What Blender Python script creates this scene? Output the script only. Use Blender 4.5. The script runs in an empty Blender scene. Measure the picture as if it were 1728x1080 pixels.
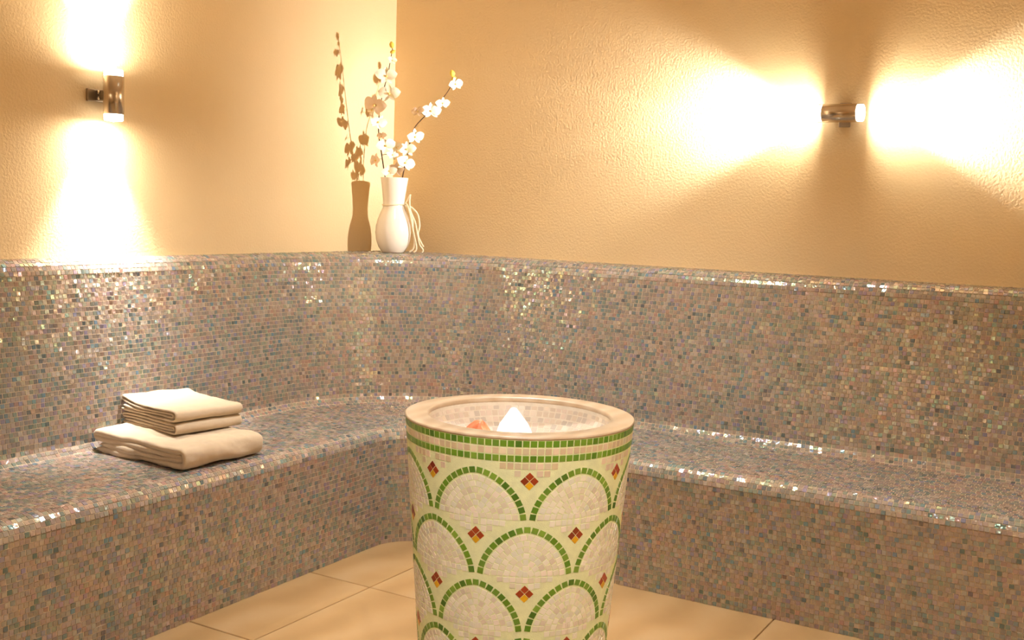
import bpy, math, random
import numpy as np
from mathutils import Vector, Matrix

random.seed(7)
RNG = np.random.default_rng(11)
S = bpy.context.scene
COL = S.collection

# ------------------------------------------------------------------ camera
CAM = np.array([3.13, -4.186, 1.2937])
YAW, PIT, ROL, FPX = math.radians(30.28), math.radians(5.788), math.radians(1.984), 1821.0
fw = np.array([-math.sin(YAW) * math.cos(PIT), math.cos(YAW) * math.cos(PIT), -math.sin(PIT)])
rt = np.array([math.cos(YAW), math.sin(YAW), 0.0])
up = np.cross(rt, fw)
rt, up = math.cos(ROL) * rt + math.sin(ROL) * up, -math.sin(ROL) * rt + math.cos(ROL) * up
cd = bpy.data.cameras.new('camera')
cam = bpy.data.objects.new('camera', cd)
COL.objects.link(cam)
cd.sensor_fit = 'HORIZONTAL'
cd.sensor_width = 36.0
cd.lens = FPX * 36.0 / 1728.0
cd.clip_start = 0.02
cam.matrix_world = Matrix(((rt[0], up[0], -fw[0], CAM[0]), (rt[1], up[1], -fw[1], CAM[1]), (rt[2], up[2], -fw[2], CAM[2]), (0, 0, 0, 1)))
S.camera = cam

def project(P):
    d = np.asarray(P, float) - CAM
    z = d @ fw
    zz = np.maximum(z, 1e-3)
    return 864 + FPX * (d @ rt) / zz, 540 - FPX * (d @ up) / zz, z

# ------------------------------------------------------------------ world and exposure
wd = bpy.data.worlds.new('world')
wd.use_nodes = True
wd.node_tree.nodes['Background'].inputs[0].default_value = (0.9, 0.75, 0.55, 1)
wd.node_tree.nodes['Background'].inputs[1].default_value = 0.0
S.world = wd
S.view_settings.view_transform = 'Standard'
S.view_settings.look = 'None'
S.view_settings.gamma = 1.0
S.view_settings.use_curve_mapping = False
S.view_settings.exposure = 1.28
S.cycles.max_bounces = 5
S.cycles.diffuse_bounces = 4
S.cycles.glossy_bounces = 2
S.cycles.adaptive_threshold = 0.05
S.cycles.use_light_tree = True
S.cycles.transmission_bounces = 3
S.cycles.caustics_reflective = False
S.cycles.caustics_refractive = False
S.cycles.sample_clamp_indirect = 6.0
WARM = (1.0, 0.95, 0.88)
LAMP_BEAM, LAMP_MID, LAMP_SPILL = 165.0, 10.0, 0.9      # watts of a sconce end: beam, its soft edge, spill
FILL_W = 0.68  # scales the ceiling lamps added as fill
POT_FILL_W = 54.0  # watts of the spot added to brighten the bowl
FILL_COL = (1.0, 0.99, 0.94)  # colour of the added ceiling fill light

# ------------------------------------------------------------------ helpers
def lin(c):
    c = [x / 255.0 for x in c]
    return tuple(x / 12.92 if x <= 0.04045 else ((x + 0.055) / 1.055) ** 2.4 for x in c)

def tag(o, label=None, cat=None, group=None, kind=None):
    if label: o['label'] = label
    if cat: o['category'] = cat
    if group: o['group'] = group
    if kind: o['kind'] = kind
    return o

def link(name, me, mat=None, parent=None, mw=None):
    o = bpy.data.objects.new(name, me)
    COL.objects.link(o)
    if mat is not None and me is not None and len(me.materials) == 0:
        me.materials.append(mat)
    if parent is not None:
        o.parent = parent
    if mw is not None:
        o.matrix_basis = mw
    return o

def empty(name, loc=(0, 0, 0), rz=0.0):
    o = bpy.data.objects.new(name, None)
    COL.objects.link(o)
    o.location = loc
    o.rotation_euler = (0, 0, rz)
    o.empty_display_size = 0.05
    return o

def mesh(name, v, f, smooth=False):
    me = bpy.data.meshes.new(name)
    me.from_pydata([tuple(map(float, p)) for p in v], [], [tuple(map(int, q)) for q in f])
    me.validate(clean_customdata=False)
    if smooth:
        me.polygons.foreach_set('use_smooth', [True] * len(me.polygons))
    me.update()
    return me

def box_mesh(name, x0, x1, y0, y1, z0, z1):
    v = [(x, y, z) for z in (z0, z1) for y in (y0, y1) for x in (x0, x1)]
    f = [(0, 2, 3, 1), (4, 5, 7, 6), (0, 1, 5, 4), (2, 6, 7, 3), (0, 4, 6, 2), (1, 3, 7, 5)]
    return mesh(name, v, f)

def bevel(o, w, seg=3):
    m = o.modifiers.new('bevel', 'BEVEL')
    m.width = w
    m.segments = seg
    m.limit_method = 'ANGLE'
    return o

def lathe(name, prof, n=64, cap=False, smooth=True):
    """prof: list of (r, z); closed rings around z"""
    v, f = [], []
    for r, z in prof:
        for i in range(n):
            a = 2 * math.pi * i / n
            v.append((r * math.cos(a), r * math.sin(a), z))
    for j in range(len(prof) - 1):
        for i in range(n):
            k = (i + 1) % n
            f.append((j * n + i, j * n + k, (j + 1) * n + k, (j + 1) * n + i))
    if cap:
        f.append(tuple(range(n))[::-1])
        f.append(tuple((len(prof) - 1) * n + i for i in range(n)))
    return mesh(name, v, f, smooth)

def tube(name, pts, rad, n=8, smooth=True):
    pts = [Vector(p) for p in pts]
    if not hasattr(rad, '__len__'):
        rad = [rad] * len(pts)
    v, f = [], []
    prev = None
    for i, p in enumerate(pts):
        t = (pts[min(i + 1, len(pts) - 1)] - pts[max(i - 1, 0)]).normalized()
        if prev is None:
            a = t.orthogonal().normalized()
        else:
            a = (prev - t * prev.dot(t)).normalized()
        prev = a
        b = t.cross(a)
        for k in range(n):
            w = 2 * math.pi * k / n
            v.append(p + (a * math.cos(w) + b * math.sin(w)) * rad[i])
    m = len(pts)
    for i in range(m - 1):
        for k in range(n):
            l = (k + 1) % n
            f.append((i * n + k, i * n + l, (i + 1) * n + l, (i + 1) * n + k))
    f.append(tuple(range(n))[::-1])
    f.append(tuple((m - 1) * n + k for k in range(n)))
    return mesh(name, v, f, smooth)

def spline(pts, n=8):
    """Catmull-Rom through pts"""
    P = [np.array(p, float) for p in pts]
    P = [2 * P[0] - P[1]] + P + [2 * P[-1] - P[-2]]
    out = []
    for i in range(1, len(P) - 2):
        for k in range(n):
            t = k / n
            a, b, c, d = P[i - 1], P[i], P[i + 1], P[i + 2]
            out.append(0.5 * (2 * b + (c - a) * t + (2 * a - 5 * b + 4 * c - d) * t * t + (3 * b - 3 * c + d - a) * t ** 3))
    out.append(P[-2])
    return out

# ------------------------------------------------------------------ materials
class N:
    def __init__(s, name):
        s.m = bpy.data.materials.new(name)
        s.m.use_nodes = True
        s.t = s.m.node_tree
        s.b = s.t.nodes['Principled BSDF']
    def n(s, typ, **kw):
        x = s.t.nodes.new(typ)
        for k, v in kw.items():
            setattr(x, k, v)
        return x
    def l(s, a, b):
        s.t.links.new(a, b)
    def set(s, **kw):
        for k, v in kw.items():
            s.b.inputs[k.replace('_', ' ')].default_value = v
        return s
    def tex(s, scale, detail=4, rough=0.55, coord='Object'):
        c = s.n('ShaderNodeTexCoord')
        t = s.n('ShaderNodeTexNoise')
        t.inputs['Scale'].default_value = scale
        t.inputs['Detail'].default_value = detail
        t.inputs['Roughness'].default_value = rough
        s.l(c.outputs[coord], t.inputs['Vector'])
        return t
    def ramp(s, fac, stops):
        r = s.n('ShaderNodeValToRGB')
        e = r.color_ramp.elements
        while len(e) < len(stops):
            e.new(0.5)
        for q, (p, c) in zip(e, stops):
            q.position = p
            q.color = (*c, 1)
        s.l(fac, r.inputs[0])
        return r
    def bump(s, fac, dist, strength=1.0, normal=None):
        b = s.n('ShaderNodeBump')
        b.inputs['Distance'].default_value = dist
        b.inputs['Strength'].default_value = strength
        s.l(fac, b.inputs['Height'])
        if normal is not None:
            s.l(normal, b.inputs['Normal'])
        return b

def plaster(name, c0, c1, bump):
    k = N(name)
    t = k.tex(1.3, 5)
    r = k.ramp(t.outputs['Fac'], [(0.3, lin(c0)), (0.7, lin(c1))])
    k.l(r.outputs[0], k.b.inputs['Base Color'])
    k.set(Roughness=0.72, Specular_IOR_Level=0.3)
    f = k.tex(110, 4, 0.55)
    b1 = k.bump(f.outputs['Fac'], bump)
    k.l(b1.outputs[0], k.b.inputs['Normal'])
    return k.m

M = {}
M['plaster'] = plaster('plaster_ochre', (223, 197, 154), (227, 203, 162), 0.0022)
M['ceiling'] = plaster('plaster_ceiling', (234, 214, 182), (238, 220, 190), 0.0015)

def glass_tile(name, rough=0.16, spec=0.6, film=True, wavy=False, attr='tile_colour'):
    k = N(name)
    a = k.n('ShaderNodeAttribute', attribute_name=attr)
    t = k.tex(240, 2)
    mx = k.n('ShaderNodeMixRGB', blend_type='MULTIPLY')
    mx.inputs[0].default_value = 0.35
    r = k.ramp(t.outputs['Fac'], [(0.25, (0.62, 0.62, 0.62)), (0.75, (1, 1, 1))])
    k.l(a.outputs['Color'], mx.inputs[1])
    k.l(r.outputs[0], mx.inputs[2])
    k.l(mx.outputs[0], k.b.inputs['Base Color'])
    k.set(Roughness=rough, Specular_IOR_Level=spec, IOR=1.52)
    if wavy:
        # slightly domed, uneven glass face
        k.set(IOR=1.8)
        wv = k.tex(75, 1)
        k.l(k.bump(wv.outputs['Fac'], 0.0011).outputs[0], k.b.inputs['Normal'])
    if film:
        # iridescent skin of the glass: film thickness differs from tile to tile
        m = k.n('ShaderNodeMath', operation='MULTIPLY_ADD')
        m.inputs[1].default_value = 420.0
        m.inputs[2].default_value = 260.0
        k.l(a.outputs['Alpha'], m.inputs[0])
        k.l(m.outputs[0], k.b.inputs['Thin Film Thickness'])
        k.set(Thin_Film_IOR=2.2)
        # pearly skin: the sheen leans to pink, gold or green from tile to tile
        rs = k.ramp(a.outputs['Alpha'], [(0.0, (1.0, 0.62, 0.72)), (0.22, (1.0, 0.84, 0.55)), (0.45, (0.95, 1.0, 0.45)), (0.65, (0.6, 1.0, 0.66)), (0.82, (0.62, 0.86, 1.0)), (1.0, (0.9, 0.68, 1.0))])
        k.l(rs.outputs[0], k.b.inputs['Specular Tint'])
    return k.m

M['bench_tile'] = glass_tile('iridescent_glass_tile', 0.14, 0.85, wavy=True)
M['pot_tile'] = glass_tile('glazed_mosaic_tile', 0.28, 0.45, film=False)

def grout(name, c):
    k = N(name)
    t = k.tex(60, 4)
    r = k.ramp(t.outputs['Fac'], [(0.3, tuple(x * 0.88 for x in lin(c))), (0.7, lin(c))])
    k.l(r.outputs[0], k.b.inputs['Base Color'])
    k.set(Roughness=0.8, Specular_IOR_Level=0.2)
    f = k.tex(500, 2)
    b = k.bump(f.outputs['Fac'], 0.0006)
    k.l(b.outputs[0], k.b.inputs['Normal'])
    return k.m
M['bench_grout'] = grout('bench_grout', (200, 180, 156))
M['pot_grout'] = grout('pot_grout', (234, 238, 190))
M['bowl_grout'] = grout('bowl_grout', (222, 212, 196))
M['floor_grout'] = grout('floor_grout', (150, 112, 72))

def stone(name, c0, c1, c2, rough=0.4, scale=3.0):
    k = N(name)
    t = k.tex(scale, 7, 0.6)
    w = k.n('ShaderNodeTexWave', wave_type='BANDS')
    w.inputs['Scale'].default_value = scale * 0.7
    w.inputs['Distortion'].default_value = 6.0
    w.inputs['Detail'].default_value = 3.0
    k.l(k.n('ShaderNodeTexCoord').outputs['Object'], w.inputs['Vector'])
    mx = k.n('ShaderNodeMixRGB')
    mx.inputs[0].default_value = 0.3
    k.l(t.outputs['Fac'], mx.inputs[1])
    k.l(w.outputs['Fac'], mx.inputs[2])
    r = k.ramp(mx.outputs[0], [(0.25, lin(c0)), (0.5, lin(c1)), (0.75, lin(c2))])
    k.l(r.outputs[0], k.b.inputs['Base Color'])
    k.set(Roughness=rough, Specular_IOR_Level=0.4)
    return k
M['floor_tile'] = stone('sand_stone_floor_tile', (162, 130, 88), (174, 142, 99), (182, 152, 112), 0.42, 2.2).m
M['marble'] = stone('beige_marble', (184, 160, 132), (196, 174, 148), (206, 188, 164), 0.3, 9.0).m

def metal(name, c, rough):
    k = N(name)
    k.set(Base_Color=(*lin(c), 1), Metallic=1.0, Roughness=rough, Anisotropic=0.4)
    return k.m
M['steel'] = metal('brushed_steel', (196, 184, 170), 0.22)
M['steel_dark'] = metal('steel_bracket', (170, 158, 146), 0.3)
k = N('clear_glass_collar')
k.set(Base_Color=(1, 0.98, 0.94, 1), Roughness=0.08, Transmission_Weight=1.0, IOR=1.45)
M['glass'] = k.m
k = N('lit_lens')
k.set(Base_Color=(1, 0.95, 0.85, 1), Emission_Color=(1, 0.9, 0.72, 1), Emission_Strength=260.0)
M['lens'] = k.m
k = N('lit_frosted_glass')
k.set(Base_Color=(1, 0.95, 0.85, 1), Emission_Color=(1, 0.92, 0.78, 1), Emission_Strength=9.0)
M['frost'] = k.m
k.m.cycles.emission_sampling = 'NONE'
k = N('lit_diffuser')  # glowing face of the added, unseen ceiling fill lamps
k.set(Base_Color=(1, 0.95, 0.85, 1), Emission_Color=(1, 0.9, 0.72, 1), Emission_Strength=5.0)
M['lens_soft'] = k.m
k.m.cycles.emission_sampling = 'NONE'
k = N('glowing_crystal')
k.set(Base_Color=(1, 0.97, 0.93, 1), Roughness=0.35, Emission_Color=(1, 0.94, 0.86, 1), Emission_Strength=0.85)
M['crystal'] = k.m
k.m.cycles.emission_sampling = 'NONE'
k = N('pink_salt_rock')
t = k.tex(38, 5)
r = k.ramp(t.outputs['Fac'], [(0.3, lin((196, 84, 48))), (0.55, lin((226, 138, 96))), (0.75, lin((244, 200, 172)))])
k.l(r.outputs[0], k.b.inputs['Base Color'])
k.set(Roughness=0.4, Subsurface_Weight=0.3, Subsurface_Radius=(0.02, 0.008, 0.004))
k.l(k.bump(t.outputs['Fac'], 0.004).outputs[0], k.b.inputs['Normal'])
M['salt'] = k.m

def cloth(name, c):
    k = N(name)
    t = k.tex(900, 2)
    g = k.tex(26, 4)
    r = k.ramp(g.outputs['Fac'], [(0.3, tuple(x * 0.93 for x in lin(c))), (0.7, lin(c))])
    k.l(r.outputs[0], k.b.inputs['Base Color'])
    k.set(Roughness=0.95, Specular_IOR_Level=0.1, Sheen_Weight=0.35, Sheen_Roughness=0.5)
    b1 = k.bump(t.outputs['Fac'], 0.0012)
    b2 = k.bump(g.outputs['Fac'], 0.004, 0.6, b1.outputs[0])
    k.l(b2.outputs[0], k.b.inputs['Normal'])
    return k.m
M['towel'] = cloth('cream_terry', (210, 191, 166))
M['hem'] = cloth('hem_stitch', (214, 172, 112))
k = N('white_glaze')
k.set(Base_Color=(*lin((246, 238, 226)), 1), Roughness=0.18, Specular_IOR_Level=0.5, Coat_Weight=0.4, Coat_Roughness=0.08)
M['vase'] = k.m
k = N('raffia')
k.set(Base_Color=(*lin((236, 220, 190)), 1), Roughness=0.8)
M['raffia'] = k.m
k = N('dark_twig')
t = k.tex(60, 3)
r = k.ramp(t.outputs['Fac'], [(0.3, lin((46, 26, 14))), (0.7, lin((88, 52, 28)))])
k.l(r.outputs[0], k.b.inputs['Base Color'])
k.set(Roughness=0.7)
M['twig'] = k.m
def petal(name, c):
    k = N(name)
    k.set(Base_Color=(*lin(c), 1), Roughness=0.6, Subsurface_Weight=0.15, Subsurface_Radius=(0.01, 0.008, 0.005), Specular_IOR_Level=0.25)
    return k.m
M['petal'] = petal('white_petal', (250, 242, 222))
M['petal_pink'] = petal('blush_petal', (246, 224, 204))
M['bud'] = petal('yellow_green_bud', (238, 212, 96))
M['lip'] = petal('yellow_lip', (236, 204, 130))

# ------------------------------------------------------------------ room shell
XR, YF, ZC = 4.55, -5.35, 2.55
def struct(name, me, mat):
    return tag(link(name, me, mat), kind='structure')
struct('wall_left', box_mesh('wall_left', -0.15, 0.0, YF - 0.15, 0.0, 0, ZC), M['plaster'])
struct('wall_back', box_mesh('wall_back', -0.15, XR + 0.15, 0.0, 0.15, 0, ZC), M['plaster'])
struct('wall_right', box_mesh('wall_right', XR, XR + 0.15, YF - 0.15, 0.0, 0, ZC), M['plaster'])
struct('wall_front', box_mesh('wall_front', 0, XR, YF - 0.15, YF, 0, ZC), M['plaster'])
struct('ceiling', box_mesh('ceiling', -0.15, XR + 0.15, YF - 0.15, 0.15, ZC, ZC + 0.12), M['ceiling'])

# ------------------------------------------------------------------ tiled bench
HS, HC, HL = 0.45, 0.455, 1.084
B1, B2, RB, SD = 0.168, 0.292, 0.68, 0.512
R_SEAT, R_COVE, R_TOP, LEAN = 0.05, 0.05, 0.055, 0.072
PITCH = 0.0155
CENX, CENY = B1 + RB, -(B2 + RB)

FX0, FXP, FY0, FYP = 0.94, 0.62, -1.335, -0.56     # joint lines of the stone floor
fl = struct('floor', box_mesh('floor', -0.15, XR + 0.15, YF - 0.15, 0.15, -0.12, -0.004), M['floor_grout'])
g = 0.0022
me_cache = {}
i0, i1 = int((0.55 - FX0) / FXP) - 1, int((XR - FX0) / FXP) + 1
for i in range(i0, i1 + 1):
    for j in range(-2, 9):
        x0, x1 = FX0 + i * FXP, FX0 + (i + 1) * FXP
        y1, y0 = FY0 + j * FYP, FY0 + (j + 1) * FYP
        x0, x1 = max(x0, B1 + SD - 0.1), min(x1, XR)
        y0, y1 = max(y0, YF), min(y1, -(B2 + SD - 0.1))
        if x1 - x0 < 0.02 or y1 - y0 < 0.02:
            continue
        sx, sy = x1 - x0 - 2 * g, y1 - y0 - 2 * g
        key = (round(sx, 3), round(sy, 3))
        if key not in me_cache:
            c = 0.0018
            v = [(-sx/2, -sy/2, -0.006), (sx/2, -sy/2, -0.006), (sx/2, sy/2, -0.006), (-sx/2, sy/2, -0.006),
                 (-sx/2, -sy/2, -c), (sx/2, -sy/2, -c), (sx/2, sy/2, -c), (-sx/2, sy/2, -c),
                 (-sx/2 + c, -sy/2 + c, 0), (sx/2 - c, -sy/2 + c, 0), (sx/2 - c, sy/2 - c, 0), (-sx/2 + c, sy/2 - c, 0)]
            f = [(8, 9, 10, 11)] + [(a + k0, a + (k0 + 1) % 4, a + 4 + (k0 + 1) % 4, a + 4 + k0) for a in (0, 4) for k0 in range(4)]
            me_cache[key] = mesh('floor_tile', v, f)
        link('floor_tile', me_cache[key], M['floor_tile'], fl, Matrix.Translation(((x0 + x1) / 2, (y0 + y1) / 2, 0)))

def bench_profile():
    """(e, z) polyline from the floor over the seat to the ledge; e = offset from the backrest line into the room"""
    P = [(SD, 0.0), (SD, HS - R_SEAT)]
    for a in np.linspace(0, math.pi / 2, 9)[1:]:
        P.append((SD - R_SEAT + R_SEAT * math.cos(a), HS - R_SEAT + R_SEAT * math.sin(a)))
    P.append((R_COVE, HC))
    for a in np.linspace(0, math.pi / 2, 9)[1:]:
        P.append((R_COVE - R_COVE * math.sin(a), HC + R_COVE - R_COVE * math.cos(a)))
    P.append((-LEAN, HL - R_TOP))
    for a in np.linspace(0, math.pi / 2, 9)[1:]:
        P.append((-LEAN - R_TOP + R_TOP * math.cos(a), HL - R_TOP + R_TOP * math.sin(a)))
    P.append((-0.62, HL))
    return np.array(P)
PROF = bench_profile()
seg = np.hypot(*np.diff(PROF, axis=0).T)
CUM = np.concatenate([[0], np.cumsum(seg)])

def prof_at(s):
    i = min(max(np.searchsorted(CUM, s) - 1, 0), len(seg) - 1)
    t = (s - CUM[i]) / seg[i]
    p = PROF[i] * (1 - t) + PROF[i + 1] * t
    d = (PROF[i + 1] - PROF[i]) / seg[i]
    return p, d

Y_END, X_END = YF + 0.004, XR - 0.004
def path_len(e):
    r = RB - e
    return (CENY - Y_END), r * math.pi / 2, (X_END - CENX)

def path_pts(e, q):
    """positions and tangents (plan) along the row at offset e; q = distances from the left end (array)"""
    l1, l2, l3 = path_len(e)
    r = RB - e
    x = np.empty_like(q); y = np.empty_like(q); tx = np.empty_like(q); ty = np.empty_like(q)
    a = q <= l1
    x[a], y[a], tx[a], ty[a] = B1 + e, Y_END + q[a], 0, 1
    b = (q > l1) & (q <= l1 + l2)
    w = (q[b] - l1) / r
    x[b], y[b] = CENX - r * np.cos(w), CENY + r * np.sin(w)
    tx[b], ty[b] = np.sin(w), np.cos(w)
    c = q > l1 + l2
    x[c], y[c], tx[c], ty[c] = CENX + q[c] - l1 - l2, -(B2 + e), 1, 0
    return x, y, tx, ty

bench = empty('mosaic_bench', (B1 + SD, -(B2 + SD), 0))
BOFF = np.array([B1 + SD, -(B2 + SD), 0.0])
tag(bench, 'built-in corner bench and backrest covered in small iridescent brown glass mosaic', 'bench')

# grout bed: the swept profile, clamped to the walls
v, f = [], []
path_q = None
cols = []
NS, NA = 2, 40
for (e, z) in PROF:
    l1, l2, l3 = path_len(e)
    q = np.concatenate([np.linspace(0, l1, 3), l1 + l2 * np.linspace(0, 1, NA + 1)[1:], l1 + l2 + l3 * np.linspace(0, 1, 3)[1:]])
    x, y, tx, ty = path_pts(e, q)
    if e < -0.1:
        # project outwards to the walls
        x = np.maximum(x, 0.001); y = np.minimum(y, -0.001)
    cols.append(np.stack([x, y, np.full_like(x, z)], -1))
# insert extra ledge columns so the clamp follows the corner
A = np.array(cols)
last2, last = A[-2], A[-1]
extra = []
for t in np.linspace(0, 1, 14)[1:-1]:
    e = PROF[-2][0] * (1 - t) + PROF[-1][0] * t
    l1, l2, l3 = path_len(e)
    q = np.concatenate([np.linspace(0, l1, 3), l1 + l2 * np.linspace(0, 1, NA + 1)[1:], l1 + l2 + l3 * np.linspace(0, 1, 3)[1:]])
    x, y, tx, ty = path_pts(e, q)
    extra.append(np.stack([np.maximum(x, 0.001), np.minimum(y, -0.001), np.full_like(x, HL)], -1))
A = np.concatenate([A[:-1], np.array(extra), A[-1:]])
nr, ncol = A.shape[:2]
v = (A.reshape(-1, 3) - BOFF)
f = [(i * ncol + j, i * ncol + j + 1, (i + 1) * ncol + j + 1, (i + 1) * ncol + j) for i in range(nr - 1) for j in range(ncol - 1)]
gm = mesh('grout_bed', v, f, True)
link('grout_bed', gm, M['bench_grout'], bench)

PAL = np.array([lin(c) for c in [(168, 134, 112), (160, 126, 104), (176, 146, 122), (150, 122, 104), (140, 118, 102),
                                 (134, 124, 104), (122, 118, 102), (116, 112, 100), (104, 104, 98), (92, 88, 80),
                                 (150, 120, 118), (138, 116, 122), (112, 122, 112), (104, 116, 118), (166, 120, 100), (150, 136, 108)]])
PAL = PAL * np.array([[0.96, 1.24, 1.62]])
PW = np.array([18, 16, 12, 12, 9, 8, 6, 4.5, 3.5, 2.6, 5, 3, 2.6, 2, 5, 5.0])
PW /= PW.sum()

def smooth_noise(u, w, seed):
    """value noise on arrays"""
    r = np.random.default_rng(seed).random((64, 64))
    iu, iw = np.floor(u).astype(int), np.floor(w).astype(int)
    fu, fv = u - iu, w - iw
    fu, fv = fu * fu * (3 - 2 * fu), fv * fv * (3 - 2 * fv)
    g = lambda a, b: r[a % 64, b % 64]
    return (g(iu, iw) * (1 - fu) + g(iu + 1, iw) * fu) * (1 - fv) + (g(iu, iw + 1) * (1 - fu) + g(iu + 1, iw + 1) * fu) * fv

T_c, T_a, T_b, T_n, T_ha, T_hb, T_col = [], [], [], [], [], [], []
row_ss = []
s = PITCH * 0.5
flat_end = CUM[-2]
while s < CUM[-1]:
    row_ss.append(s); s += PITCH
for ri_, s in enumerate(row_ss):
    (e, z), (de, dz) = prof_at(s)
    L = sum(path_len(e))
    off = RNG.random() * PITCH
    q = np.arange(off, L, PITCH)
    q = q + RNG.normal(0, 0.0005, len(q))
    q = np.clip(q, PITCH * 0.5, L - PITCH * 0.5)
    x, y, tx, ty = path_pts(e, q)
    ok = (x > 0.007) & (y < -0.007)
    q, x, y, tx, ty = q[ok], x[ok], y[ok], tx[ok], ty[ok]
    n = len(q)
    if n == 0:
        continue
    # inward plan direction (into the room), perpendicular to tangent: right-hand side
    nx, ny = ty, -tx
    a = np.stack([tx, ty, np.zeros(n)], -1)
    b = np.stack([nx * de, ny * de, np.full(n, dz)], -1)
    nn = np.cross(b, a)
    # make nn point to the room / up
    sgn = np.where((nn[:, 2] > 1e-6) | ((np.abs(nn[:, 2]) <= 1e-6) & (nn[:, 0] * nx + nn[:, 1] * ny > 0)), 1, -1)
    nn = nn * sgn[:, None]
    # hand-laid tilt
    t1, t2 = RNG.normal(0, 0.042, n), RNG.normal(0, 0.058, n)
    nn2 = nn + a * t1[:, None] + b * t2[:, None]
    nn2 /= np.linalg.norm(nn2, axis=1)[:, None]
    a2 = a - nn2 * np.sum(a * nn2, 1)[:, None]
    a2 /= np.linalg.norm(a2, axis=1)[:, None]
    b2 = np.cross(nn2, a2)
    T_c.append(np.stack([x, y, np.full(n, z)], -1)); T_a.append(a2); T_b.append(b2); T_n.append(nn2)
    T_ha.append(np.full(n, PITCH * 0.464) + RNG.normal(0, 0.0002, n)); T_hb.append(np.full(n, PITCH * 0.462))
    # colour: palette pick, with patches laid from the same batch
    pick = RNG.choice(len(PAL), n, p=PW)
    col = PAL[pick].copy()
    patch = smooth_noise(q / 0.055, np.full(n, ri_ / 2.3), 3)
    patch2 = smooth_noise(q / 0.5, np.full(n, ri_ / 16.0), 5)
    cool = np.clip((patch - 0.62) * 3.2, 0, 1)[:, None]
    warm = np.clip((0.33 - patch) * 3.0, 0, 1)[:, None]
    col = col * (1 - 0.45 * cool) + 0.45 * cool * np.array(lin((112, 118, 112)))
    col = col * (1 - 0.4 * warm) + 0.4 * warm * np.array(lin((172, 126, 104)))
    tint = (patch2 - 0.5)[:, None] * np.array([[0.16, 0.0, -0.10]])
    col = np.clip(col * (1 + tint), 0.01, 1)
    T_col.append(np.concatenate([col, RNG.random((n, 1))], 1))
T_c, T_a, T_b, T_n = map(np.concatenate, (T_c, T_a, T_b, T_n))
T_ha, T_hb, T_col = map(np.concatenate, (T_ha, T_hb, T_col))

def tile_geometry(c, a, b, n, ha, hb, lift=0.0011, sink=0.0014, bev=0.0006):
    """vertices/faces of many bevelled tiles as numpy arrays"""
    N_ = len(c)
    sg = np.array([(-1, -1), (1, -1), (1, 1), (-1, 1)])
    V = np.empty((N_, 8, 3))
    for k, (u, w) in enumerate(sg):
        V[:, k] = c + a * (u * ha)[:, None] + b * (w * hb)[:, None] - n * sink
        V[:, k + 4] = c + a * (u * (ha - bev))[:, None] + b * (w * (hb - bev))[:, None] + n * lift
    base = np.arange(N_)[:, None, None] * 8
    F = np.array([(4, 5, 6, 7)] + [(k, (k + 1) % 4, 4 + (k + 1) % 4, 4 + k) for k in range(4)])[None] + base
    return V.reshape(-1, 3), F.reshape(-1, 4)

def big_mesh(name, V, F, facecol):
    me = bpy.data.meshes.new(name)
    me.vertices.add(len(V)); me.vertices.foreach_set('co', V.astype(np.float32).ravel())
    me.loops.add(F.size); me.loops.foreach_set('vertex_index', F.astype(np.int32).ravel())
    me.polygons.add(len(F))
    me.polygons.foreach_set('loop_start', np.arange(0, F.size, 4, dtype=np.int32))
    me.polygons.foreach_set('use_smooth', np.zeros(len(F), dtype=bool))
    me.update(calc_edges=True)
    at = me.attributes.new('tile_colour', 'FLOAT_COLOR', 'FACE')
    at.data.foreach_set('color', facecol.astype(np.float32).ravel())
    return me

def single_tile(name, col, lift, sink, bev, ha=0.5, hb=0.5):
    V, F = tile_geometry(np.zeros((1, 3)), np.array([[1., 0, 0]]), np.array([[0, 1., 0]]), np.array([[0, 0, 1.]]), np.array([ha]), np.array([hb]), lift, sink, bev)
    return big_mesh(name, V, F, np.repeat(np.array([col]), 5, 0))

# the 300 tiles that show largest become parts of their own
POT_R = 0.255
KP = POT_R / 0.225
PC = np.array([CAM[0] - 1.0418 * KP, CAM[1] + 1.8274 * KP, 0.0])
ZR = 1.2937 - 0.3982 * KP
def shown_area(c, a, b, n, ha, hb):
    px, py, z = project(c)
    view = CAM - c
    dist = np.linalg.norm(view, axis=1)
    cosv = np.sum(view * n, 1) / dist
    A_ = np.where(cosv > 0, cosv, 0) * ha * hb / dist ** 2
    A_[(px < 4) | (px > 1724) | (py < 4) | (py > 1076) | (z < 0.1)] = 0
    return A_, px, py
A_, px, py = shown_area(T_c, T_a, T_b, T_n, T_ha, T_hb)
A_[(px > 675) & (px < 1080) & (py > 660)] = 0
order = np.argsort(-A_)
pick = np.zeros(len(A_), bool); pick[order[:300]] = True
rest = ~pick
V, F = tile_geometry(T_c[rest] - BOFF, T_a[rest], T_b[rest], T_n[rest], T_ha[rest], T_hb[rest])
tag(link('mosaic_tiles', big_mesh('mosaic_tiles', V, F, np.repeat(T_col[rest], 5, 0)), M['bench_tile'], bench), kind='stuff')
vari = []
for k_ in range(14):
    i = order[k_ * 20]
    vari.append(single_tile('tile', T_col[i], 0.0011, 0.0014, 0.0006, PITCH * 0.464, PITCH * 0.462))
def frame(c, a, b, n):
    return Matrix(((a[0], b[0], n[0], c[0]), (a[1], b[1], n[1], c[1]), (a[2], b[2], n[2], c[2]), (0, 0, 0, 1)))
for m_, i in enumerate(order[:300]):
    link('tile', vari[int(RNG.integers(14))], M['bench_tile'], bench, frame(T_c[i] - BOFF, T_a[i], T_b[i], T_n[i]))

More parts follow.
